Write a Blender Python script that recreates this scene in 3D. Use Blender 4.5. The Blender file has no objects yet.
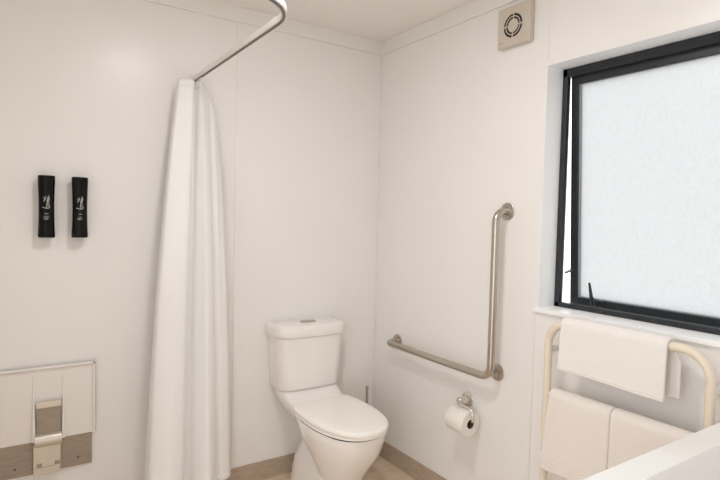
import bpy, bmesh, math, random
from mathutils import Vector, Matrix
random.seed(4)
PI = math.pi
scene = bpy.context.scene
col = scene.collection

# ------------------------------------------------------------ materials
def mat(name, color, rough=.5, metal=0, spec=.5, noise=None, bump=None, coat=0, sub=0, sheen=0, trans=0):
    m = bpy.data.materials.new(name); m.use_nodes = True
    nt = m.node_tree; b = nt.nodes['Principled BSDF']
    b.inputs['Base Color'].default_value = (*color, 1)
    b.inputs['Roughness'].default_value = rough
    b.inputs['Metallic'].default_value = metal
    b.inputs['Specular IOR Level'].default_value = spec
    b.inputs['Coat Weight'].default_value = coat
    b.inputs['Sheen Weight'].default_value = sheen
    b.inputs['Transmission Weight'].default_value = trans
    tc = nt.nodes.new('ShaderNodeTexCoord')
    if noise:
        scale, c2, stretch = noise
        mp = nt.nodes.new('ShaderNodeMapping'); mp.inputs['Scale'].default_value = stretch
        n = nt.nodes.new('ShaderNodeTexNoise'); n.inputs['Scale'].default_value = scale; n.inputs['Detail'].default_value = 6
        r = nt.nodes.new('ShaderNodeValToRGB')
        r.color_ramp.elements[0].position = .35; r.color_ramp.elements[1].position = .65
        r.color_ramp.elements[0].color = (*color, 1); r.color_ramp.elements[1].color = (*c2, 1)
        nt.links.new(tc.outputs['Object'], mp.inputs[0]); nt.links.new(mp.outputs[0], n.inputs['Vector'])
        nt.links.new(n.outputs[0], r.inputs[0]); nt.links.new(r.outputs[0], b.inputs['Base Color'])
    if bump:
        scale, strength, dist = bump
        n = nt.nodes.new('ShaderNodeTexNoise'); n.inputs['Scale'].default_value = scale; n.inputs['Detail'].default_value = 4
        bp = nt.nodes.new('ShaderNodeBump'); bp.inputs['Strength'].default_value = strength; bp.inputs['Distance'].default_value = dist
        nt.links.new(tc.outputs['Object'], n.inputs['Vector']); nt.links.new(n.outputs[0], bp.inputs['Height'])
        nt.links.new(bp.outputs[0], b.inputs['Normal'])
    return m

M = {}
M['wall'] = mat('glossy wall panel', (.86, .847, .834), .27, spec=.24, noise=(2.5, (.85, .836, .822), (1, 1, 1)), bump=(6, .05, .01))
M['ceil'] = mat('ceiling paint', (.88, .85, .825), .6, bump=(60, .03, .002))
M['trimw'] = mat('white trim', (.85, .828, .80), .4)
M['liner'] = mat('white window lining', (.94, .95, .96), .35)
M['floor'] = mat('vinyl floor', (.66, .525, .40), .42, noise=(7, (.76, .62, .485), (1, 5, 1)), bump=(90, .06, .002))
M['skirt'] = mat('vinyl skirting', (.42, .335, .26), .45, noise=(8, (.50, .405, .315), (2, 2, 8)))
M['ceramic'] = mat('white glazed ceramic', (.88, .855, .83), .12, coat=.5)
M['seatp'] = mat('white seat plastic', (.95, .925, .895), .22)
M['gap'] = mat('seat gap shade', (.05, .045, .04), .6)  # dark colour painted in for the shade under the toilet seat
M['steel'] = mat('brushed stainless steel', (.56, .51, .45), .30, metal=1, noise=(40, (.50, .455, .40), (1, 1, 12)))
M['plate'] = mat('satin stainless sheet', (.36, .31, .26), .50, metal=.75, noise=(25, (.41, .355, .30), (1, 1, 6)))
M['lightsteel'] = mat('polished stainless sheet', (.70, .66, .60), .30, metal=.7)
M['chrome'] = mat('chrome', (.80, .77, .73), .12, metal=1)
M['fan'] = mat('beige fan plastic', (.60, .54, .46), .4)
M['dark'] = mat('dark recess', (.03, .028, .025), .7)
M['red'] = mat('faded red print', (.55, .30, .24), .6)
M['black'] = mat('powder coated black aluminium', (.017, .021, .025), .38, bump=(200, .05, .001))
M['bead'] = mat('grey glazing bead', (.30, .32, .34), .4)
M['bottle'] = mat('black glossy plastic', (.003, .003, .003), .09, spec=.2)
M['bracket'] = mat('smoky clear bracket', (.22, .19, .165), .3)
M['ink'] = mat('pale grey print', (.72, .69, .64), .5)
M['rail'] = mat('cream powder coat', (.80, .715, .59), .35)
M['wplast'] = mat('white plastic', (.86, .85, .84), .35)
M['curtrail'] = mat('white painted rail', (.83, .81, .78), .3)
M['track'] = mat('grey track slot', (.16, .145, .13), .5)
M['paper'] = mat('white tissue paper', (.86, .83, .79), .9, bump=(150, .2, .002))
M['card'] = mat('brown card core', (.12, .08, .055), .9)
M['towelw'] = mat('white terry cloth', (.86, .83, .80), .95, sheen=.3, bump=(260, .5, .004))
M['towelc'] = mat('cream terry cloth', (.83, .775, .73), .95, sheen=.3, bump=(260, .5, .004))
M['basin'] = mat('white basin acrylic', (.88, .87, .86), .10, coat=.4)
M['cab'] = mat('white cabinet lacquer', (.80, .78, .75), .3)
M['seatpan'] = mat('off white moulded plastic', (.82, .79, .765), .32)

# lamp diffuser: gives off light
def emis(name, c, s):
    m = bpy.data.materials.new(name); m.use_nodes = True; nt = m.node_tree
    nt.nodes.clear(); o = nt.nodes.new('ShaderNodeOutputMaterial'); e = nt.nodes.new('ShaderNodeEmission')
    e.inputs[0].default_value = (*c, 1); e.inputs[1].default_value = s; nt.links.new(e.outputs[0], o.inputs[0]); return m
M['lamp'] = emis('lamp diffuser', (1, .95, .88), 6)

# shower curtain cloth: diffuse + a little translucency
def cloth_mat():
    m = bpy.data.materials.new('white curtain cloth'); m.use_nodes = True; nt = m.node_tree
    nt.nodes.clear(); o = nt.nodes.new('ShaderNodeOutputMaterial')
    d = nt.nodes.new('ShaderNodeBsdfDiffuse'); t = nt.nodes.new('ShaderNodeBsdfTranslucent'); mx = nt.nodes.new('ShaderNodeMixShader')
    d.inputs[0].default_value = (.97, .97, .97, 1); t.inputs[0].default_value = (.90, .87, .84, 1); mx.inputs[0].default_value = .12
    tc = nt.nodes.new('ShaderNodeTexCoord'); n = nt.nodes.new('ShaderNodeTexNoise'); n.inputs['Scale'].default_value = 9
    bp = nt.nodes.new('ShaderNodeBump'); bp.inputs['Strength'].default_value = .25; bp.inputs['Distance'].default_value = .01
    nt.links.new(tc.outputs['Object'], n.inputs['Vector']); nt.links.new(n.outputs[0], bp.inputs['Height']); nt.links.new(bp.outputs[0], d.inputs['Normal'])
    nt.links.new(d.outputs[0], mx.inputs[1]); nt.links.new(t.outputs[0], mx.inputs[2]); nt.links.new(mx.outputs[0], o.inputs[0]); return m
M['curtain'] = cloth_mat()

# obscure (frosted) glass: light scatters through it
def frosted():
    m = bpy.data.materials.new('frosted glass'); m.use_nodes = True; nt = m.node_tree
    nt.nodes.clear(); o = nt.nodes.new('ShaderNodeOutputMaterial')
    t = nt.nodes.new('ShaderNodeBsdfTranslucent'); g = nt.nodes.new('ShaderNodeBsdfGlossy'); mx = nt.nodes.new('ShaderNodeMixShader')
    g.inputs['Roughness'].default_value = .3; mx.inputs[0].default_value = .06
    tc = nt.nodes.new('ShaderNodeTexCoord')
    n1 = nt.nodes.new('ShaderNodeTexNoise'); n1.inputs['Scale'].default_value = 90; n1.inputs['Detail'].default_value = 3
    r = nt.nodes.new('ShaderNodeValToRGB'); r.color_ramp.elements[0].color = (.55, .552, .555, 1); r.color_ramp.elements[1].color = (.598, .597, .597, 1)
    r.color_ramp.elements[0].position = .3; r.color_ramp.elements[1].position = .7
    bp = nt.nodes.new('ShaderNodeBump'); bp.inputs['Strength'].default_value = .4; bp.inputs['Distance'].default_value = .003
    nt.links.new(tc.outputs['Object'], n1.inputs['Vector']); nt.links.new(n1.outputs[0], bp.inputs['Height']); nt.links.new(n1.outputs[0], r.inputs[0])
    nt.links.new(r.outputs[0], t.inputs[0])
    nt.links.new(bp.outputs[0], g.inputs['Normal'])
    nt.links.new(t.outputs[0], mx.inputs[1]); nt.links.new(g.outputs[0], mx.inputs[2]); nt.links.new(mx.outputs[0], o.inputs[0]); return m
M['glass'] = frosted()

# ------------------------------------------------------------ helpers
def obj(name, bm, m, parent=None, smooth=True, bevel=0, seg=3, angle=40):
    me = bpy.data.meshes.new(name); bmesh.ops.recalc_face_normals(bm, faces=bm.faces); bm.to_mesh(me); bm.free()
    o = bpy.data.objects.new(name, me); col.objects.link(o); me.materials.append(m)
    if parent is not None: o.parent = parent; o.matrix_parent_inverse = Matrix.Translation(-parent.location)
    if bevel:
        b = o.modifiers.new('bevel', 'BEVEL'); b.width = bevel; b.segments = seg; b.limit_method = 'ANGLE'; b.angle_limit = math.radians(30)
    if smooth:
        for p in me.polygons: p.use_smooth = True
        me.set_sharp_from_angle(angle=math.radians(angle))
    return o
def tag(o, label=None, cat=None, group=None, kind=None):
    if label: o['label'] = label
    if cat: o['category'] = cat
    if group: o['group'] = group
    if kind: o['kind'] = kind
    return o
def thing(name, loc, label=None, cat=None, group=None, kind=None):
    o = bpy.data.objects.new(name, None); col.objects.link(o); o.location = loc; o.empty_display_size = .1
    return tag(o, label, cat, group, kind)
def box(bm, a, b):
    lo = [min(a[i], b[i]) for i in range(3)]; hi = [max(a[i], b[i]) for i in range(3)]
    v = [bm.verts.new((x, y, z)) for x in (lo[0], hi[0]) for y in (lo[1], hi[1]) for z in (lo[2], hi[2])]
    for f in ((0, 1, 3, 2), (4, 6, 7, 5), (0, 4, 5, 1), (2, 3, 7, 6), (0, 2, 6, 4), (1, 5, 7, 3)): bm.faces.new([v[i] for i in f])
    return v
def bx(*pairs):
    bm = bmesh.new()
    for a, b in pairs: box(bm, a, b)
    return bm
def loft(bm, rings, cap0=True, cap1=True):
    vs = [[bm.verts.new(p) for p in r] for r in rings]
    n = len(vs[0])
    for i in range(len(vs) - 1):
        for j in range(n):
            bm.faces.new((vs[i][j], vs[i][(j + 1) % n], vs[i + 1][(j + 1) % n], vs[i + 1][j]))
    if cap0: bm.faces.new(vs[0][::-1])
    if cap1: bm.faces.new(vs[-1])
    return vs
def rounded_path(pts, rad, seg=8):
    pts = [Vector(p) for p in pts]; out = [pts[0]]
    for i in range(1, len(pts) - 1):
        a, b, c = pts[i - 1], pts[i], pts[i + 1]
        r = rad[i - 1] if isinstance(rad, (list, tuple)) else rad
        d1 = (a - b).normalized(); d2 = (c - b).normalized()
        th = d1.angle(d2); t = min(r / math.tan(th / 2), (a - b).length * .99, (c - b).length * .99)
        rr = t * math.tan(th / 2); cen = b + (d1 + d2).normalized() * (rr / math.sin(th / 2))
        p1 = b + d1 * t - cen; p2 = b + d2 * t - cen
        for k in range(seg + 1):
            out.append(cen + p1.normalized().slerp(p2.normalized(), k / seg) * rr)
    out.append(pts[-1]); return out
def tube(bm, path, r, n=16, cap=True, prof=None):
    path = [Vector(p) for p in path]; rings = []
    tprev = None; N = None
    for i, p in enumerate(path):
        if i == 0: t = path[1] - p
        elif i == len(path) - 1: t = p - path[-2]
        else: t = (path[i + 1] - p).normalized() + (p - path[i - 1]).normalized()
        t.normalize()
        if N is None:
            N = t.orthogonal().normalized()
            if prof: N = Vector((0, 0, 1))
        else:
            q = tprev.rotation_difference(t); N = q @ N
            if prof: N = Vector((0, 0, 1))
        B = t.cross(N); tprev = t.copy()
        if prof: rings.append([p + B * a + N * b for a, b in prof])
        else:
            rr = r[i] if isinstance(r, (list, tuple)) else r
            rings.append([p + (N * math.cos(2 * PI * k / n) + B * math.sin(2 * PI * k / n)) * rr for k in range(n)])
    loft(bm, rings, cap, cap)
    return bm
def lathe(bm, c, axis, prof, n=32, cap0=True, cap1=True):
    c = Vector(c); ax = Vector(axis).normalized(); u = ax.orthogonal().normalized(); v = ax.cross(u)
    loft(bm, [[c + ax * h + (u * math.cos(2 * PI * k / n) + v * math.sin(2 * PI * k / n)) * r for k in range(n)] for r, h in prof], cap0, cap1)
    return bm
def T(path, r, n=16): return tube(bmesh.new(), path, r, n)
def S(name, bm, m, **k):
    o = obj(name, bm, m, **k); o['kind'] = 'structure'; return o

# ------------------------------------------------------------ room
XL, YF, H = -2.25, -2.9, 2.4
OY0, OY1, OZ0, OZ1 = -1.15, -2.25, 1.036, 2.014       # window opening
S('floor', bx(((XL - .1, YF - .1, -.1), (.2, .1, 0))), M['floor'], smooth=False)
S('ceiling', bx(((XL - .1, YF - .1, H), (.2, .1, H + .1))), M['ceil'], smooth=False)
S('wall_back', bx(((XL, 0, 0), (0, .1, H))), M['wall'], smooth=False)
L = .002
S('wall_right', bx(((0, .1, 0), (.16, OY0 + L, H)), ((0, OY1 - L, 0), (.16, YF, H)),
                   ((0, OY0 + L, 0), (.16, OY1 - L, OZ0 - L)), ((0, OY0 + L, OZ1 + L), (.16, OY1 - L, H))), M['wall'], smooth=False)
DY0, DY1, DZ = -1.75, -2.75, 2.05       # open doorway added in the unseen left wall to let in fill daylight
S('wall_left', bx(((XL - .1, .1, 0), (XL, DY0, H)), ((XL - .1, DY1, 0), (XL, YF, H)), ((XL - .1, DY0, DZ), (XL, DY1, H))), M['wall'], smooth=False)
S('added_doorway_1', bx(((XL - .11, DY0 + .05, 0), (XL + .012, DY0 - .012, DZ)), ((XL - .11, DY1 + .012, 0), (XL + .012, DY1 - .05, DZ)), ((XL - .11, DY0 + .05, DZ - .012), (XL + .012, DY1 - .05, DZ + .05))), M['trimw'], bevel=.003)
S('wall_front', bx(((XL - .1, YF - .1, 0), (.16, YF, H))), M['wall'], smooth=False)
S('baseboard_back', bx(((XL, -.006, 0), (0, 0, .1))), M['skirt'], smooth=False)
S('baseboard_right', bx(((-.006, -.006, 0), (0, -1.905, .1))), M['skirt'], smooth=False)
S('baseboard_left', bx(((XL, -.006, 0), (XL + .006, DY0 + .05, .1))), M['skirt'], smooth=False)
S('trim_1', bx(((XL, -.011, H - .076), (0, 0, H))), M['trimw'], bevel=.002)
S('trim_2', bx(((-.011, -.011, H - .076), (0, YF, H))), M['trimw'], bevel=.002)
S('trim_3', bx(((-.872, -.004, .1), (-.861, 0, H - .076))), M['trimw'], bevel=.001)
S('trim_4', bx(((-.008, -.008, .1), (0, 0, H - .076))), M['trimw'], bevel=.002)
S('trim_5', bx(((-.0035, -1.137, .1), (0, -1.129, OZ0 - .03)), ((-.0035, -1.155, OZ1 + .02), (0, -1.147, H - .076))), M['trimw'], bevel=.001)

# ------------------------------------------------------------ window
win = thing('window_1', (.1, (OY0 + OY1) / 2, OZ0), kind='structure')
XF = .10
lin = bmesh.new()
box(lin, (-.001, OY0 + L, OZ0), (XF + .05, OY0, OZ1)); box(lin, (-.001, OY1, OZ0), (XF + .05, OY1 - L, OZ1))
box(lin, (-.001, OY0 + L, OZ1), (XF + .05, OY1 - L, OZ1 + L))
obj('window_lining', lin, M['liner'], win, bevel=.0015)
obj('window_sill', bx(((-.013, OY0 + .020, OZ0 - .018), (XF + .05, OY1 - .02, OZ0))), M['liner'], win, bevel=.003)
fw = .030
fr = bmesh.new()
box(fr, (XF, OY0, OZ0), (XF + .022, OY0 - .022, OZ1)); box(fr, (XF, OY1, OZ0), (XF + .022, OY1 + .022, OZ1))
box(fr, (XF, OY0, OZ0), (XF + .030, OY1, OZ0 + .020)); box(fr, (XF, OY0, OZ1 - .034), (XF + .022, OY1, OZ1))
# stepped outer rebate
box(fr, (XF + .020, OY0, OZ1 - .022), (XF + .06, OY1, OZ1 - .005))
obj('window_frame', fr, M['black'], win, bevel=.002)
# sash hinged along its top edge, pushed open at the bottom
hz = OZ1 - .026; hx = XF + .03
sash = thing('sash', (hx, (OY0 + OY1) / 2, hz)); sash.parent = win; sash.matrix_parent_inverse = Matrix.Translation(-win.location)
A = math.radians(-3.2)
Rm = Matrix.Translation((hx, 0, hz)) @ Matrix.Rotation(A, 4, 'Y') @ Matrix.Translation((-hx, 0, -hz))
sy0, sy1, sz0, sz1 = OY0 - .021, OY1 + .021, OZ0 + .000, OZ1 - .024
def rot(bm): bmesh.ops.transform(bm, matrix=Rm, verts=bm.verts); return bm
sw = .034
s = bmesh.new()
x0, x1 = XF + .026, XF + .056
box(s, (x0, sy0, sz0), (x1, sy0 - sw, sz1)); box(s, (x0, sy1, sz0), (x1, sy1 + sw, sz1))
box(s, (x0, sy0 - sw, sz0), (x1, sy1 + sw, sz0 + .038)); box(s, (x0, sy0 - sw, sz1 - .040), (x1, sy1 + sw, sz1))
o = obj('sash_frame', rot(s), M['black'], sash, bevel=.002)
s = bmesh.new(); b0 = sw + .008
box(s, (x0 + .006, sy0 - sw, sz0 + .038), (x1 - .01, sy0 - b0, sz1 - .040)); box(s, (x0 + .006, sy1 + sw, sz0 + .038), (x1 - .01, sy1 + b0, sz1 - .040))
box(s, (x0 + .008, sy0 - b0, sz0 + .038), (x1 - .01, sy1 + b0, sz0 + .042))
obj('glazing_bead', rot(s), M['bead'], sash, smooth=False)
obj('pane', rot(bx(((x0 + .012, sy0 - sw - .002, sz0 + .036), (x0 + .016, sy1 + sw + .002, sz1 - .038)))), M['glass'], sash, smooth=False)
s = bmesh.new()
hy = sy0 - .122; hb = sz0 + .026
box(s, (x0 - .012, hy + .020, hb - .010), (x0 + .001, hy - .035, hb + .012))
lathe(s, (x0 - .014, hy, hb), (-1, 0, 0), [(.010, 0), (.010, .010), (.007, .014)], 16)
tube(s, [(x0 - .022, hy, hb), (x0 - .030, hy + .004, hb + .030), (x0 - .034, hy + .010, hb + .086)], [.0085, .0075, .0045], 10)
obj('window_handle', rot(s), M['black'], sash, bevel=.0015)
obj('window_stay', T([(XF + .045, OY0 - .018, OZ0 + .14), (XF + .085, OY0 - .026, OZ0 + .155)], .006, 8), M['plate'], win)

# ------------------------------------------------------------ extractor fan
fy0, fy1, fz0, fz1 = -.905, -1.078, 2.130, 2.298
fan = thing('extractor_fan', (0, (fy0 + fy1) / 2, fz0), 'square beige extractor fan with round slotted vent high on the right wall', 'extractor fan')
FX = -.030
body = obj('fan_housing', bx(((FX, fy0, fz0), (0, fy1, fz1))), M['fan'], fan, bevel=.006)
c = Vector((FX, -.990, 2.212))
def annulus_seg(bm, r0, r1, a0, a1, x, th, n=12):
    for k in range(n):
        p = []
        for a in (a0 + (a1 - a0) * k / n, a0 + (a1 - a0) * (k + 1) / n):
            p.append([(c.x + xx, c.y + r * math.cos(a), c.z + r * math.sin(a)) for xx in (x, x - th) for r in (r0, r1)])
        v = [bm.verts.new(q) for q in p[0] + p[1]]
        for f in ((0, 1, 5, 4), (2, 6, 7, 3), (0, 4, 6, 2), (1, 3, 7, 5)): bm.faces.new([v[i] for i in f])
        if k == 0: bm.faces.new([v[i] for i in (0, 2, 3, 1)])
        if k == n - 1: bm.faces.new([v[i] for i in (4, 5, 7, 6)])
v = bmesh.new()
for k in range(4):
    a = PI / 4 + k * PI / 2 - PI / 4 + .12
    annulus_seg(v, .040, .049, a, a + PI / 2 - .16, .001, .0018)
    annulus_seg(v, .028, .0355, a, a + PI / 2 - .16, .001, .0018)
obj('vent_slots', v, M['dark'], fan, smooth=False)
g = bmesh.new(); annulus_seg(g, .036, .0395, 0, 2 * PI, .001, .003, 40); obj('vent_ring', g, M['fan'], fan)
obj('printed_mark', bx(((FX - .0006, fy0 - .014, fz0 + .020), (FX + .001, fy0 - .034, fz0 + .0235)), ((FX - .0006, fy0 - .008, fz0 + .016), (FX + .001, fy0 - .022, fz0 + .0185))), M['red'], fan, smooth=False)
obj('housing_screw', lathe(bmesh.new(), (FX + .001, fy1 + .05, fz0 + .012), (-1, 0, 0), [(.004, 0), (.004, .002), (.002, .0026)], 14), M['fan'], fan)

# ------------------------------------------------------------ grab rail
gr = thing('grab_rail', (0, -.58, .705), 'L shaped brushed stainless steel grab rail on the right wall above the toilet paper', 'grab rail')
gx = -.072
path = rounded_path([(0, -.222, .704), (gx, -.222, .704), (gx, -.972, .706), (gx, -.972, 1.428), (0, -.972, 1.428)], [.034, .055, .05], 10)
obj('rail_tube', T(path, .0165, 20), M['steel'], gr)
obj('standoff', T([(0, -.948, .716), (gx + .006, -.963, .716)], .0085, 14), M['steel'], gr)
for (y, z) in ((-.222, .704), (-.972, 1.428), (-.948, .716)):
    f = obj('flange', lathe(bmesh.new(), (0, y, z), (-1, 0, 0), [(.038, 0), (.038, .004), (.035, .006), (.020, .0065), (.018, .010)], 32), M['steel'], gr)
    for k in range(3):
        a = PI / 2 + k * 2 * PI / 3 + .4
        s_ = obj('screw', lathe(bmesh.new(), (-.0055, y + .028 * math.cos(a), z + .028 * math.sin(a)), (-1, 0, 0), [(.0045, 0), (.0045, .0012), (.003, .0024)], 12), M['plate'], f)

# ------------------------------------------------------------ toilet paper holder and roll
hd = thing('toilet_paper_holder', (0, -.775, .543), 'chrome toilet paper holder with round wall plate below the grab rail', 'toilet paper holder')
obj('wall_plate', lathe(bmesh.new(), (0, -.775, .543), (-1, 0, 0), [(.035, 0), (.035, .006), (.031, .009)], 32), M['chrome'], hd)
obj('post', lathe(bmesh.new(), (-.008, -.775, .543), (-1, 0, 0), [(.019, 0), (.018, .050), (.013, .056)], 24), M['chrome'], hd)
rc = Vector((-.076, 0, .468))
p = rounded_path([(-.058, -.765, .548), (-.076, -.80, .540), (-.076, -.880, .535), (-.076, -.880, rc.z + .012), (-.076, -.745, rc.z + .012)], [.02, .03, .012], 8)
obj('hook_arm', T(p, .0055, 12), M['chrome'], hd)
tp = thing('toilet_paper_roll', (rc.x, -.81, rc.z - .053), 'white toilet paper roll hanging on the chrome wall holder', 'toilet paper')
q = bmesh.new(); n = 40
def ring(r, y): return [(rc.x + r * math.cos(2 * PI * k / n), y, rc.z + r * math.sin(2 * PI * k / n)) for k in range(n)]
y0, y1 = -.756, -.868
loft(q, [ring(.0205, y0), ring(.0535, y0), ring(0.056, y0 - .003), ring(0.056, y1 + .003), ring(.0535, y1), ring(.0205, y1)], False, False)
obj('paper', q, M['paper'], tp)
q = bmesh.new(); loft(q, [ring(.0205, y0), ring(.0205, y1 - .0005), ring(.0190, y1 - .0005), ring(.0190, y0), ring(.0205, y0)], False, False)
obj('card_core', q, M['card'], tp)

# ------------------------------------------------------------ toilet
TX = -.495
wc = thing('toilet', (TX, -.33, 0), 'white close coupled toilet with closed lid in the corner', 'toilet')
def egg(yf, yb, w, z, n=48, e=2.3, yo=.42, cx=TX, eb=None):
    """egg plan: widest part sits yo of the way from the back"""
    ym = yb + (yf - yb) * yo; out = []
    for k in range(n):
        a = 2 * PI * k / n; ca, sa = math.cos(a), math.sin(a)
        x = w * math.copysign(abs(ca) ** (2 / e), ca)
        ry = (yb - ym) if sa > 0 else (ym - yf)
        ex = (eb or e + .6) if sa > 0 else e - .15
        y = ym + ry * math.copysign(abs(sa) ** (2 / ex), sa)
        out.append((cx + x, y, z))
    return out
pan = bmesh.new()
BX = -.488
secs = [(.12, -.53, -.33, .080), (.15, -.545, -.33, .09), (.20, -.575, -.33, .112), (.25, -.612, -.31, .132), (.30, -.648, -.27, .153), (.34, -.668, -.235, .167), (.38, -.680, -.205, .174), (.412, -.686, -.185, .177), (.418, -.683, -.188, .174)]
loft(pan, [egg(f, b, w, z, cx=BX) for z, f, b, w in secs])
# rear pillar holding the trap
secs = [(0, -.535, -.05, .130), (.05, -.53, -.06, .126), (.10, -.53, -.06, .120), (.15, -.52, -.07, .108), (.20, -.49, -.09, .087), (.24, -.45, -.11, .068), (.28, -.40, -.13, .050), (.36, -.35, -.13, .040)]
loft(pan, [egg(f, b, w, z, e=2.6, yo=.5, cx=BX) for z, f, b, w in secs])
# shelf that carries the cistern
secs = [(.300, -.30, -.06, .050), (.340, -.30, -.04, .085), (.380, -.285, -.02, .115), (.42, -.27, -.008, .142), (.452, -.255, -.006, .155), (.470, -.20, -.006, .160), (.488, -.160, -.008, .158), (.497, -.150, -.012, .152)]
loft(pan, [egg(f, b, w, z, e=5, yo=.5) for z, f, b, w in secs])
obj('pan', pan, M['ceramic'], wc, angle=60)
def cap(f, b, w, z): return egg(f, b, w, z, e=2.35, eb=3.6, yo=.46, cx=BX)
q = bmesh.new(); loft(q, [cap(-.684, -.19, 0.169, z) for z in (.415, .425)]); obj('seat_gap_shade', q, M['gap'], wc)  # dark ring stands in for the shaded gap between pan and seat
q = bmesh.new(); loft(q, [cap(-.692, -.165, 0.172, .422), cap(-.698, -.160, 0.176, .425), cap(-.698, -.160, 0.176, .434), cap(-.694, -.162, 0.173, .437)]); obj('seat', q, M['seatp'], wc)
q = bmesh.new()
loft(q, [cap(-.698, -.150, 0.174, .4375), cap(-.704, -.146, 0.178, .440), cap(-.705, -.145, 0.179, .452), cap(-.701, -.147, 0.176, .457), cap(-.688, -.155, 0.166, .4600), cap(-.64, -.19, 0.130, .4615), cap(-.53, -.29, 0.050, .462)])
obj('lid', q, M['seatp'], wc, angle=60)
for sx in (-.075, .075): obj('hinge', T([(TX + sx - .022, -.152, .452), (TX + sx + .022, -.152, .452)], .009, 14), M['seatp'], wc)
def rrect(x0, x1, yb, yf, z, r, n=8, bulge=0):
    pts = []
    cs = [(x1 - .004, yb - .004, .004, 0), (x0 + .004, yb - .004, .004, 90), (x0 + r, yf + r, r, 180), (x1 - r, yf + r, r, 270)]
    for cx, cy, rr, a0 in cs:
        for k in range(n + 1):
            a = math.radians(a0 + 90 * k / n); x = cx + rr * math.cos(a); y = cy + rr * math.sin(a)
            pts.append((x, y, z))
    # add bulge along front edge
    out = []
    for i, p in enumerate(pts):
        x, y, z = p
        if y < (yb + yf) / 2:
            t = (x - (x0 + x1) / 2) / ((x1 - x0) / 2); y -= bulge * (1 - t * t)
        out.append((x, y, z))
    # densify front edge
    i = 3 * (n + 1) - 1; a, b = pts[i], pts[i + 1]; ins = []
    for k in range(1, 10):
        x = a[0] + (b[0] - a[0]) * k / 10; t = (x - (x0 + x1) / 2) / ((x1 - x0) / 2)
        ins.append((x, yf - bulge * (1 - t * t), z))
    return out[:i + 1] + ins + out[i + 1:]
q = bmesh.new()
loft(q, [rrect(TX - .160, TX + .156, -.012, -.140, .498, .04, bulge=.010), rrect(TX - .170, TX + .164, -.008, -.150, .502, .045, bulge=.012), rrect(TX - .175, TX + .168, -.006, -.155, .515, .05, bulge=.014),
         rrect(TX - .184, TX + .178, -.004, -.160, .64, .052, bulge=.016), rrect(TX - .192, TX + .187, -.004, -.164, .772, .055, bulge=.018)])
obj('cistern', q, M['ceramic'], wc)
q = bmesh.new()
loft(q, [rrect(TX - .186 - .004, TX + .186, -.004, -.163, .7725, .055, bulge=.018), rrect(TX - .196 - .004, TX + .196, -.003, -.170, .775, .06, bulge=.020), rrect(TX - .199 - .004, TX + .199, -.003, -.172, .782, .06, bulge=.020),
         rrect(TX - .199 - .004, TX + .199, -.003, -.172, .815, .06, bulge=.020), rrect(TX - .195 - .004, TX + .195, -.005, -.169, .826, .06, bulge=.020), rrect(TX - .185 - .004, TX + .185, -.009, -.160, .832, .055, bulge=.018), rrect(TX - .165 - .004, TX + .165, -.02, -.140, .834, .05, bulge=.015)])
obj('cistern_lid', q, M['ceramic'], wc, angle=50)
q = bmesh.new()
def oval(rx, ry, z, cy=-.086, n=32, sx=0): return [(TX + .0 + sx + rx * math.copysign(abs(math.cos(2 * PI * k / n)) ** .7, math.cos(2 * PI * k / n)), cy + ry * math.copysign(abs(math.sin(2 * PI * k / n)) ** .7, math.sin(2 * PI * k / n)), z) for k in range(n)]
loft(q, [oval(.044, .029, .832), oval(.044, .029, .8365), oval(.041, .026, .838)])
fb = obj('flush_button', q, M['steel'], wc)
q = bmesh.new(); box(q, (TX - .001, -.110, .837), (TX + .001, -.062, .8384)); d = obj('button_seam', q, M['dark'], fb, smooth=False); d.matrix_parent_inverse = Matrix()

# ------------------------------------------------------------ toilet brush in the corner
tb = thing('toilet_brush', (-.115, -.10, 0), 'toilet brush with thin steel handle standing behind the toilet', 'toilet brush')
obj('holder', lathe(bmesh.new(), (-.115, -.10, 0), (0, 0, 1), [(.036, 0), (.038, .004), (.036, .08), (.034, .10), (.030, .10), (.030, .09)], 32), M['bracket'], tb)
obj('handle', lathe(bmesh.new(), (-.115, -.10, .10), (0, 0, 1), [(.012, 0), (.0085, .01), (.0075, .318), (.0085, .322), (.0085, .330), (.005, .334)], 18), M['steel'], tb)

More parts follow.
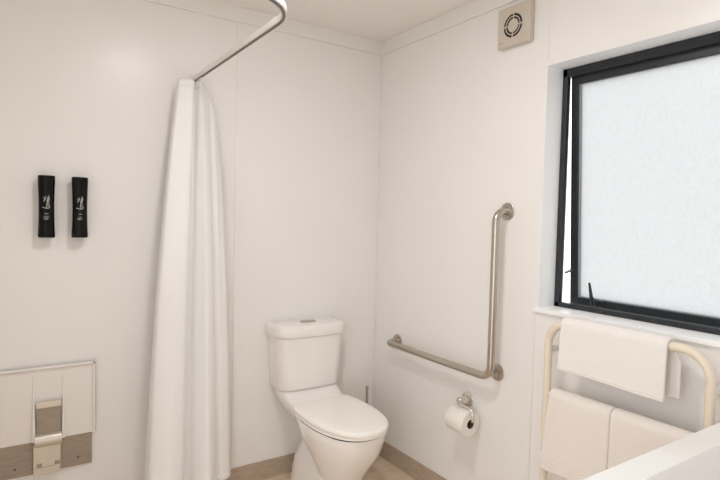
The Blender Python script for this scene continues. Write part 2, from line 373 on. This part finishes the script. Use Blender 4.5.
# ------------------------------------------------------------ bottles on the back wall
def bottle(xc, label, seed):
    z0, z1 = 1.274, 1.525; w, d = .031, .024; yc = -.040
    t = thing('toiletry_bottle', (xc, yc, z0), label, 'bottle', 'black toiletry bottles on the back wall')
    q = bmesh.new(); rings = []
    for k in range(17):
        f = k / 16; z = z0 + .004 + (z1 - z0 - .022) * f
        s = 1 - .10 * math.sin(PI * f)
        rings.append([(xc + w * s * math.copysign(abs(math.cos(2 * PI * j / 40)) ** 1.0, math.cos(2 * PI * j / 40)), yc + d * s * math.copysign(abs(math.sin(2 * PI * j / 40)) ** 1.0, math.sin(2 * PI * j / 40)), z) for j in range(40)])
    def sc(r, s, z): return [(xc + (p[0] - xc) * s, yc + (p[1] - yc) * s, z) for p in r]
    rings = [sc(rings[0], .94, z0)] + rings + [sc(rings[-1], .97, z1 - .015)]
    loft(q, rings); obj('bottle_body', q, M['bottle'], t)
    q = bmesh.new(); base = rings[-2]
    loft(q, [sc(base, .99, z1 - .015), sc(base, 1.0, z1 - .013), sc(base, 1.0, z1 - .003), sc(base, .95, z1)]); obj('cap', q, M['bottle'], t)
    # wall bracket
    obj('wall_bracket', bx(((xc - .022, -.018, z0 + .01), (xc + .022, 0, z1 - .01)), ((xc - .027, -.014, z0 + .004), (xc + .027, -.001, z0 + .012))), M['bracket'], t, bevel=.002)
    # pale print: a vertical flourish, small script and two rows of fine text
    q = bmesh.new(); yy = 0
    def pl(pts, r=.0007): tube(q, [(xc + a * 1.25 - .003, yy, z0 + b) for a, b in pts], r * 1.25, 6)
    rnd = random.Random(seed)
    pl([(-.010, .122), (.004, .118), (.010, .121), (.011, .128)], .0009)
    pl([(.002, .118), (.0035, .150), (.008, .172), (.0095, .160), (.004, .146)], .0008)
    zz = .126; pts = []
    for k in range(16): pts.append((.007 + .0035 * math.sin(k * 2.1), zz + k * .0026))
    pl(pts, .0007)
    pl([(-.006, .146), (-.003, .158), (-.007, .163), (-.003, .150), (.000, .160), (-.002, .166)], .0008)
    for row, (z, n_) in enumerate(((.096, 6), (.0845, 7 if seed == 1 else 5), (.079, 9), (.0735, 6 if seed == 1 else 8))):
        x = -.0022 * n_ / 2 - .002
        for k in range(n_):
            h = rnd.uniform(.0014, .003); 
            if rnd.random() < .85: box(q, (xc + x, yy + .0004, z0 + z), (xc + x + .0014, yy - .0004, z0 + z + h))
            x += .0024
    for v in q.verts:      # wrap the print round the waisted body
        sk = 1 - .10 * math.sin(PI * min(1, max(0, (v.co.z - z0 - .004) / (z1 - z0 - .022))))
        u = min(.98, abs((v.co.x - xc) / (w * sk)))
        v.co.y += yc - d * sk * math.sqrt(1 - u ** 2.1) - .0006
    obj('printed_label', q, M['ink'], t, smooth=False)
bottle(-1.679, 'black toiletry bottle, the left one of the pair on the wall', 1)
bottle(-1.5585, 'black toiletry bottle, the right one nearer the shower curtain', 2)

# ------------------------------------------------------------ fold-up shower seat
st = thing('shower_bench', (-1.67, 0, .29), 'white fold-up shower bench with steel leg, folded flat against the wall', 'shower bench')
X0, X1 = -1.850, -1.497
q = bmesh.new()
box(q, (X0, -.016, .425), (X1, -.012, .737)); t_ = .009; dp = -.026
box(q, (X0, dp, .737 - t_), (X1, -.012, .737)); box(q, (X0, dp, .425), (X0 + t_, -.012, .737)); box(q, (X1 - t_, dp, .425), (X1, -.012, .737))
obj('seat_panel', q, M['seatpan'], st, bevel=.002)
obj('wall_mount', bx(((X0 + .03, -.013, .44), (X1 - .03, 0, .70))), M['seatpan'], st, bevel=.002)
q = bmesh.new()
for xx in (-1.724, -1.617):   # tapered ribs either side of the leg
    vs = [(xx - .006, -.016, .43), (xx + .006, -.016, .43), (xx + .003, -.016, .700), (xx - .003, -.016, .700), (xx - .006, -.036, .43), (xx + .006, -.036, .43), (xx + .002, -.018, .695), (xx - .002, -.018, .695)]
    v = [q.verts.new(p) for p in vs]
    for f in ((0, 1, 2, 3), (4, 7, 6, 5), (0, 4, 5, 1), (1, 5, 6, 2), (2, 6, 7, 3), (3, 7, 4, 0)): q.faces.new([v[i] for i in f])
obj('leg_guide', q, M['seatpan'], st, bevel=.0015)
obj('hinge_plate', bx(((X0, -.012, .289), (-1.508, 0, .424))), M['plate'], st, bevel=.001)
for xx in (-1.79, -1.56): obj('screw', lathe(bmesh.new(), (xx, -.012, .325), (0, -1, 0), [(.004, 0), (.004, .0015), (.002, .002)], 12), M['dark'], st)
lg = obj('folding_leg', bx(((-1.715, -.036, .43), (-1.626, -.030, .592))), M['plate'], st, bevel=.001)
def sub(name, bm, m, par, **k):
    o = obj(name, bm, m, None, **k); o.parent = par; return o
sub('leg_end_cap', bx(((-1.716, -.038, .570), (-1.625, -.028, .594))), M['lightsteel'], lg, bevel=.001)
q = bmesh.new(); prof = []
for k in range(13):
    a = math.radians(100 - 200 * k / 12); prof.append((-.036 - .020 * math.cos(a), .434 + .026 * math.sin(a)))
prof += [(-.030, .408), (-.030, .460)]
loft(q, [[(x, y, z) for y, z in prof] for x in (-1.722, -1.624)])
sub('leg_knuckle', q, M['lightsteel'], lg, bevel=.001)
fp = sub('foot_plate', bx(((-1.726, -.032, .288), (-1.628, -.024, .412))), M['lightsteel'], lg, bevel=.001)
q = bmesh.new(); 
for xx in (-1.714, -1.650): box(q, (xx, -.0345, .322), (xx + .019, -.031, .337))
box(q, (-1.722, -.0330, .3185), (-1.650, -.031, .3205))
sub('foot_clips', q, M['plate'], fp, smooth=False)

# ------------------------------------------------------------ curtain rail and curtain
RX, RZ = -1.083, 2.0
cr = thing('curtain_rail', (RX, -.5, RZ), 'white L curved shower curtain rail with grey track fixed to the back wall', 'curtain rail')
rp = rounded_path([(RX, -.004, RZ + .012), (RX, -1.135, RZ + .012), (XL + .004, -1.135, RZ + .012)], .19, 16)
prof = [(-.009, -.011), (.009, -.011), (.009, .011), (-.009, .011)]
obj('rail_bar', tube(bmesh.new(), rp, 0, prof=prof), M['curtrail'], cr, bevel=.003, angle=30)
rp2 = [p - Vector((0, 0, .0125)) for p in rp]
obj('track_slot', tube(bmesh.new(), rp2, 0, prof=[(-.0045, -.002), (.0045, -.002), (.0045, .002), (-.0045, .002)]), M['track'], cr, smooth=False)
obj('wall_socket', bx(((RX - .015, -.012, RZ - .002), (RX + .015, 0, RZ + .034))), M['curtrail'], cr, bevel=.003)
obj('wall_socket', bx(((XL, -1.150, RZ - .002), (XL + .012, -1.120, RZ + .034))), M['curtrail'], cr, bevel=.003)

cu = thing('shower_curtain', (-1.1, -.17, .1), 'long white shower curtain bunched at the wall end of its rail', 'shower curtain')
def catmull(P, m=10):
    P = [Vector(p) for p in P]; out = []
    for i in range(len(P) - 1):
        a = P[max(i - 1, 0)]; b = P[i]; c_ = P[i + 1]; d_ = P[min(i + 2, len(P) - 1)]
        for k in range(m):
            t = k / m
            out.append(.5 * ((2 * b) + (c_ - a) * t + (2 * a - 5 * b + 4 * c_ - d_) * t * t + (3 * b - a - 3 * c_ + d_) * t ** 3))
    out.append(P[-1]); return out
bot = catmull([(-1.325, -.15), (-1.315, -.225), (-1.265, -.262), (-1.215, -.255), (-1.180, -.235), (-1.150, -.16), (-1.128, -.135), (-1.105, -.19), (-1.075, -.235), (-1.035, -.225), (-1.010, -.18), (-.990, -.125), (-.960, -.130), (-.925, -.115), (-.903, -.065)])
top = catmull([(-1.172, -.070), (-1.170, -.090), (-1.158, -.100), (-1.140, -.105), (-1.115, -.108), (-1.102, -.085), (-1.094, -.070), (-1.086, -.105), (-1.080, -.118), (-1.062, -.108), (-1.045, -.095), (-1.030, -.085), (-1.015, -.080), (-1.000, -.070), (-.985, -.045)])
q = bmesh.new(); rows = []; NR = 60
for i in range(NR + 1):
    f = i / NR; z = 1.985 + (.115 - 1.985) * f
    g = .62 * f + .38 * (1 - (1 - f) ** 3)
    row = []
    for j, (a, b) in enumerate(zip(top, bot)):
        p = a.lerp(b, g); u = j / (len(top) - 1)
        amp = .0035 * min(1, f * 5 + .2)
        nx = amp * math.sin(u * 46 + 1.3 * math.sin(f * 3)); ny = amp * math.sin(u * 33 + 2 + f * 2.2)
        # right-hand third hangs lower at the heading
        dz = -.15 * max(0, (u - .56) / .44) ** 1.1 * (1 - f) ** 3
        row.append(q.verts.new((p.x + nx, p.y + ny, z + dz)))
    rows.append(row)
for i in range(NR):
    for j in range(len(top) - 1):
        q.faces.new((rows[i][j], rows[i][j + 1], rows[i + 1][j + 1], rows[i + 1][j]))
cc = obj('cloth', q, M['curtain'], cu, angle=180)
sm = cc.modifiers.new('thick', 'SOLIDIFY'); sm.thickness = .0012; sm.offset = 0
# stitched heading tape and hem
def band(f0, f1, off):
    b = bmesh.new(); rr = []
    for i in range(4):
        ii = f0 + (f1 - f0) * i / 3; r_ = []
        lo = int(ii * NR); fr_ = ii * NR - lo; hi = min(lo + 1, NR)
        for j in range(len(top)):
            pa, pb = cocos[lo][j], cocos[hi][j]; r_.append(b.verts.new(pa.lerp(pb, fr_)))
        rr.append(r_)
    for i in range(3):
        for j in range(len(top) - 1): b.faces.new((rr[i][j], rr[i][j + 1], rr[i + 1][j + 1], rr[i + 1][j]))
    return b
me = cc.data; W = len(top); cocos = [[me.vertices[i * W + j].co.copy() for j in range(W)] for i in range(NR + 1)]
for nm, a, b in (('heading_tape', 0, .018), ('hem', .985, 1)):
    o = obj(nm, band(a, b, 0), M['curtain'], cu, angle=180)
    sm = o.modifiers.new('thick', 'SOLIDIFY'); sm.thickness = .004; sm.offset = 0
for k in range(6):
    y = -.045 - k * .018
    o = obj('curtain_hook', T([(RX, y, RZ + .002), (RX, y, RZ - .008), (RX + .003, y - .004, RZ - .020)], .0022, 8), M['wplast'], cu)

# ------------------------------------------------------------ towel rail
tr = thing('towel_rail', (-.09, -1.55, .25), 'cream bent tube heated towel rail mounted on the wall under the window', 'towel rail')
tx, ty0, ty1, tz1 = -.095, -1.277, -1.838, 1.012
obj('rail_tube', T(rounded_path([(tx, ty0, .22), (tx, ty0, tz1), (tx, ty1, tz1), (tx, ty1, .22), (tx, ty0, .22)][:4], [.085, .085], 12), .0145, 20), M['rail'], tr)
for z in (.735, .48, .25): obj('cross_bar', T([(tx, ty0, z), (tx, ty1, z)], .010, 14), M['rail'], tr)
for y in (ty0, ty1):
    for z in (.903, .32):
        a = obj('wall_bracket', lathe(bmesh.new(), (0, y, z), (-1, 0, 0), [(.020, 0), (.020, .006), (.0115, .009), (.0115, abs(tx) + .0)], 20), M['wplast'], tr)
    obj('joint_collar', lathe(bmesh.new(), (tx, y, .888), (0, 0, 1), [(.0155, 0), (.0155, .03)], 20), M['rail'], tr)

def towel(name, label, cat, m, yl, yr, z, rbar, zf, zb, thick=.011, group=None, hems=(), skew=0, backshift=0, seed=0, topr=0):
    """cloth folded over a bar that runs along y; yl is the left edge in the photo"""
    rnd = random.Random(seed)
    t = thing(name, (tx, (yl + yr) / 2, zf), label, cat, group)
    R = rbar + thick / 2 + .001; prof = []
    nf = 18
    for k in range(nf): prof.append(('f', -R, zf + (z - zf) * k / nf, k / nf))
    for k in range(11):
        a = PI - PI * k / 10; prof.append(('t', R * math.cos(a), z + R * math.sin(a), 1))
    for k in range(1, nf + 1): prof.append(('b', R, z + (zb - z) * k / nf, 1 - k / nf))
    q = bmesh.new(); NY = 26; rows = []
    ph = rnd.uniform(0, 6)
    for s_, dx, zz, f in prof:
        row = []
        for j in range(NY + 1):
            u = j / NY; y = yl + (yr - yl) * u
            hang = (1 - f)
            if s_ == 'b': y += backshift * (1 if hang > 0 else 0) * min(1, hang * 3)
            else: y += skew * hang * (1 - u)
            wav = .0035 * math.sin(u * 5 + ph) * hang + .0015 * math.sin(u * 14 + ph * 2 + f * 2) * hang
            x = tx + dx + (-abs(wav) - .004 * hang if s_ == 'f' else (wav * .5 if s_ == 'b' else 0))
            z_ = zz + (.004 * math.sin(u * 4 + ph) * hang)
            if s_ == 't': z_ += topr * math.sin(PI * u)
            row.append(q.verts.new((x, y, z_)))
        rows.append(row)
    for i in range(len(rows) - 1):
        for j in range(NY): q.faces.new((rows[i][j], rows[i][j + 1], rows[i + 1][j + 1], rows[i + 1][j]))
    o = obj('cloth', q, m, t, angle=180)
    sm = o.modifiers.new('thick', 'SOLIDIFY'); sm.thickness = thick; sm.offset = 0; 
    bv = o.modifiers.new('bevel', 'BEVEL'); bv.width = thick * .4; bv.segments = 3; bv.limit_method = 'ANGLE'; bv.angle_limit = math.radians(50)
    sb = o.modifiers.new('sub', 'SUBSURF'); sb.levels = 1; sb.render_levels = 1
    for hzv in hems:
        pts = []
        f = (hzv - zf) / (z - zf)
        for j in range(NY + 1):
            u = j / NY; y = yl + (yr - yl) * u + skew * (1 - f) * (1 - u)
            hang = 1 - f; wav = .0035 * math.sin(u * 5 + ph) * hang + .0015 * math.sin(u * 14 + ph * 2 + f * 2) * hang
            pts.append((tx - R - abs(wav) - .004 * hang - thick / 2 + .0005, y, hzv + .004 * math.sin(u * 4 + ph) * hang))
        h = obj('woven_stripe', T(pts, .0022, 8), m, t)
    return t
towel('hand_towel', 'white hand towel folded over the top bar of the towel rail', 'towel', M['towelw'], -1.343, -1.722, tz1, .0145, .842, .850, hems=(.856,), thick=.013, backshift=-.022, seed=1)
towel('bath_towel', 'cream bath towel at the left on the lower towel rail bar', 'towel', M['towelc'], -1.304, -1.548, .735, .010, .452, .40, thick=.019, hems=(.515, .504, .493, .482), skew=.028, seed=2, group='bath towels on the lower bar')
towel('bath_towel', 'cream bath towel at the right on the lower bar, behind the basin edge', 'towel', M['towelc'], -1.549, -1.805, .735, .010, .452, .42, thick=.019, hems=(.515, .504, .493, .482), seed=5, group='bath towels on the lower bar')

# ------------------------------------------------------------ vanity with basin
va = thing('washbasin_vanity', (-.5, -2.2, 0), 'white washbasin with broad flat rim in the lower right foreground', 'washbasin')
vx0, vx1, vy0, vy1, vz = -.98, -.001, -1.902, -2.50, .853
obj('cabinet', bx(((vx0 + .02, vy0 - .01, .10), (vx1, vy1 + .01, vz - .085)), ((vx0 + .05, vy0 - .04, 0), (vx1, vy1 + .06, .10))), M['cab'], va, bevel=.003)
q = bmesh.new()
def rr(x0, x1, y0, y1, z, r=.02, n=6):
    pts = []
    for cx, cy, a0 in ((x1 - r, y0 - r, 0), (x0 + r, y0 - r, 90), (x0 + r, y1 + r, 180), (x1 - r, y1 + r, 270)):
        for k in range(n + 1):
            a = math.radians(a0 + 90 * k / n); pts.append((cx + r * math.cos(a), cy + r * math.sin(a), z))
    return pts
i0 = .070
loft(q, [rr(vx0, vx1, vy0, vy1, vz - .085), rr(vx0, vx1, vy0, vy1, vz - .004), rr(vx0 + .003, vx1 - .001, vy0 - .003, vy1 + .003, vz),
         rr(vx0 + i0, vx1 - i0 - .02, vy0 - i0, vy1 + .12, vz, .03), rr(vx0 + i0 + .004, vx1 - i0 - .024, vy0 - i0 - .004, vy1 + .124, vz - .006, .035),
         rr(vx0 + i0 + .03, vx1 - i0 - .05, vy0 - i0 - .035, vy1 + .15, vz - .075, .06), rr(vx0 + i0 + .07, vx1 - i0 - .09, vy0 - i0 - .08, vy1 + .19, vz - .083, .06)])
bs = obj('basin', q, M['basin'], va)
q = bmesh.new(); lathe(q, (-.5, vy1 + .06, vz - .001), (0, 0, 1), [(.026, 0), (.026, .008), (.020, .012), (.019, .10), (.017, .115)], 24)
tube(q, rounded_path([(-.5, vy1 + .06, vz + .085), (-.5, vy1 + .12, vz + .10), (-.5, vy1 + .19, vz + .085)], .03), .011, 14)
obj('tap', q, M['chrome'], va)
d = obj('door', bx(((vx0 + .03, vy1 + .008, .12), (-.50, vy1 - .008, vz - .10))), M['cab'], va, bevel=.002)
sub('handle', T([(-.54, vy1 - .02, .55), (-.54, vy1 - .02, .68)], .005, 10), M['chrome'], d)
d = obj('door', bx(((-.49, vy1 + .008, .12), (-.01, vy1 - .008, vz - .10))), M['cab'], va, bevel=.002)
sub('handle', T([(-.45, vy1 - .02, .55), (-.45, vy1 - .02, .68)], .005, 10), M['chrome'], d)

# ------------------------------------------------------------ ceiling lamp and light
LX, LY = -1.15, -1.32
cl = thing('ceiling_light', (LX, LY, H), 'round white recessed ceiling downlight above, out of the picture', 'ceiling light')
obj('light_trim', lathe(bmesh.new(), (LX, LY, H), (0, 0, -1), [(.140, 0), (.140, .004), (.122, .010), (.120, .003), (.05, .0025)], 40), M['wplast'], cl)
obj('light_diffuser', lathe(bmesh.new(), (LX, LY, H - .0028), (0, 0, -1), [(.119, 0), (.119, .001)], 40), M['lamp'], cl)
def area(name, loc, rot, size, power, color, size_y=None, shape='DISK'):
    l = bpy.data.lights.new(name, 'AREA'); l.energy = power; l.color = color; l.shape = shape; l.size = size
    if size_y: l.size_y = size_y
    o = bpy.data.objects.new(name, l); col.objects.link(o); o.location = loc; o.rotation_euler = rot; return o
area('ceiling_lamp_light', (LX, LY, H - .012), (0, 0, 0), .23, 10.5, (1, .975, .945))

for nm, loc, rot, sx, sy in (('window_portal', (.32, (OY0 + OY1) / 2, (OZ0 + OZ1) / 2), (0, PI / 2, 0), 1.1, 1.3), ('added_doorway_portal', (XL - .12, (DY0 + DY1) / 2, DZ / 2), (0, -PI / 2, 0), DZ, DY0 - DY1)):
    o = area(nm, loc, rot, sx, 1, (1, 1, 1), sy, 'RECTANGLE'); o.data.cycles.is_portal = True
# daylight: overcast sky
w = bpy.data.worlds.new('overcast sky'); scene.world = w; w.use_nodes = True
nt = w.node_tree; bg = nt.nodes['Background']
tc = nt.nodes.new('ShaderNodeTexCoord'); sp = nt.nodes.new('ShaderNodeSeparateXYZ'); r = nt.nodes.new('ShaderNodeValToRGB')
mr = nt.nodes.new('ShaderNodeMapRange'); mr.inputs[1].default_value = -1; mr.inputs[2].default_value = 1
nt.links.new(tc.outputs['Generated'], sp.inputs[0]); nt.links.new(sp.outputs['Z'], mr.inputs[0]); nt.links.new(mr.outputs[0], r.inputs[0]); nt.links.new(r.outputs[0], bg.inputs[0])
r.color_ramp.elements[0].position = .40; r.color_ramp.elements[0].color = (.62, .63, .62, 1)
r.color_ramp.elements[1].position = .52; r.color_ramp.elements[1].color = (.96, .98, 1, 1)
bg.inputs[1].default_value = 3.4

# ------------------------------------------------------------ camera (solved from the vanishing points)
F, yaw, pit, rol = 531.5512, .5849, .0426, .0245
f = Vector((math.sin(yaw) * math.cos(pit), math.cos(yaw) * math.cos(pit), -math.sin(pit)))
rt = Vector((math.cos(yaw), -math.sin(yaw), 0)); up = rt.cross(f)
R2 = rt * math.cos(rol) + up * math.sin(rol); U2 = up * math.cos(rol) - rt * math.sin(rol)
cam = bpy.data.cameras.new('camera'); co = bpy.data.objects.new('camera', cam); col.objects.link(co)
mw = Matrix.Identity(4)
for i in range(3): mw[i][0] = R2[i]; mw[i][1] = U2[i]; mw[i][2] = -f[i]
mw[0][3], mw[1][3], mw[2][3] = -1.8082, -2.5467, 1.387
co.matrix_world = mw; cam.sensor_width = 36; cam.lens = F * 36 / 720; cam.clip_start = .02
scene.camera = co

vs = scene.view_settings; vs.view_transform = 'Standard'; vs.look = 'None'; vs.gamma = 1; vs.exposure = -.01; vs.use_curve_mapping = False
scene.cycles.use_denoising = True
scene.cycles.max_bounces = 14; scene.cycles.diffuse_bounces = 8; scene.cycles.transmission_bounces = 8
scene.cycles.sample_clamp_indirect = 8
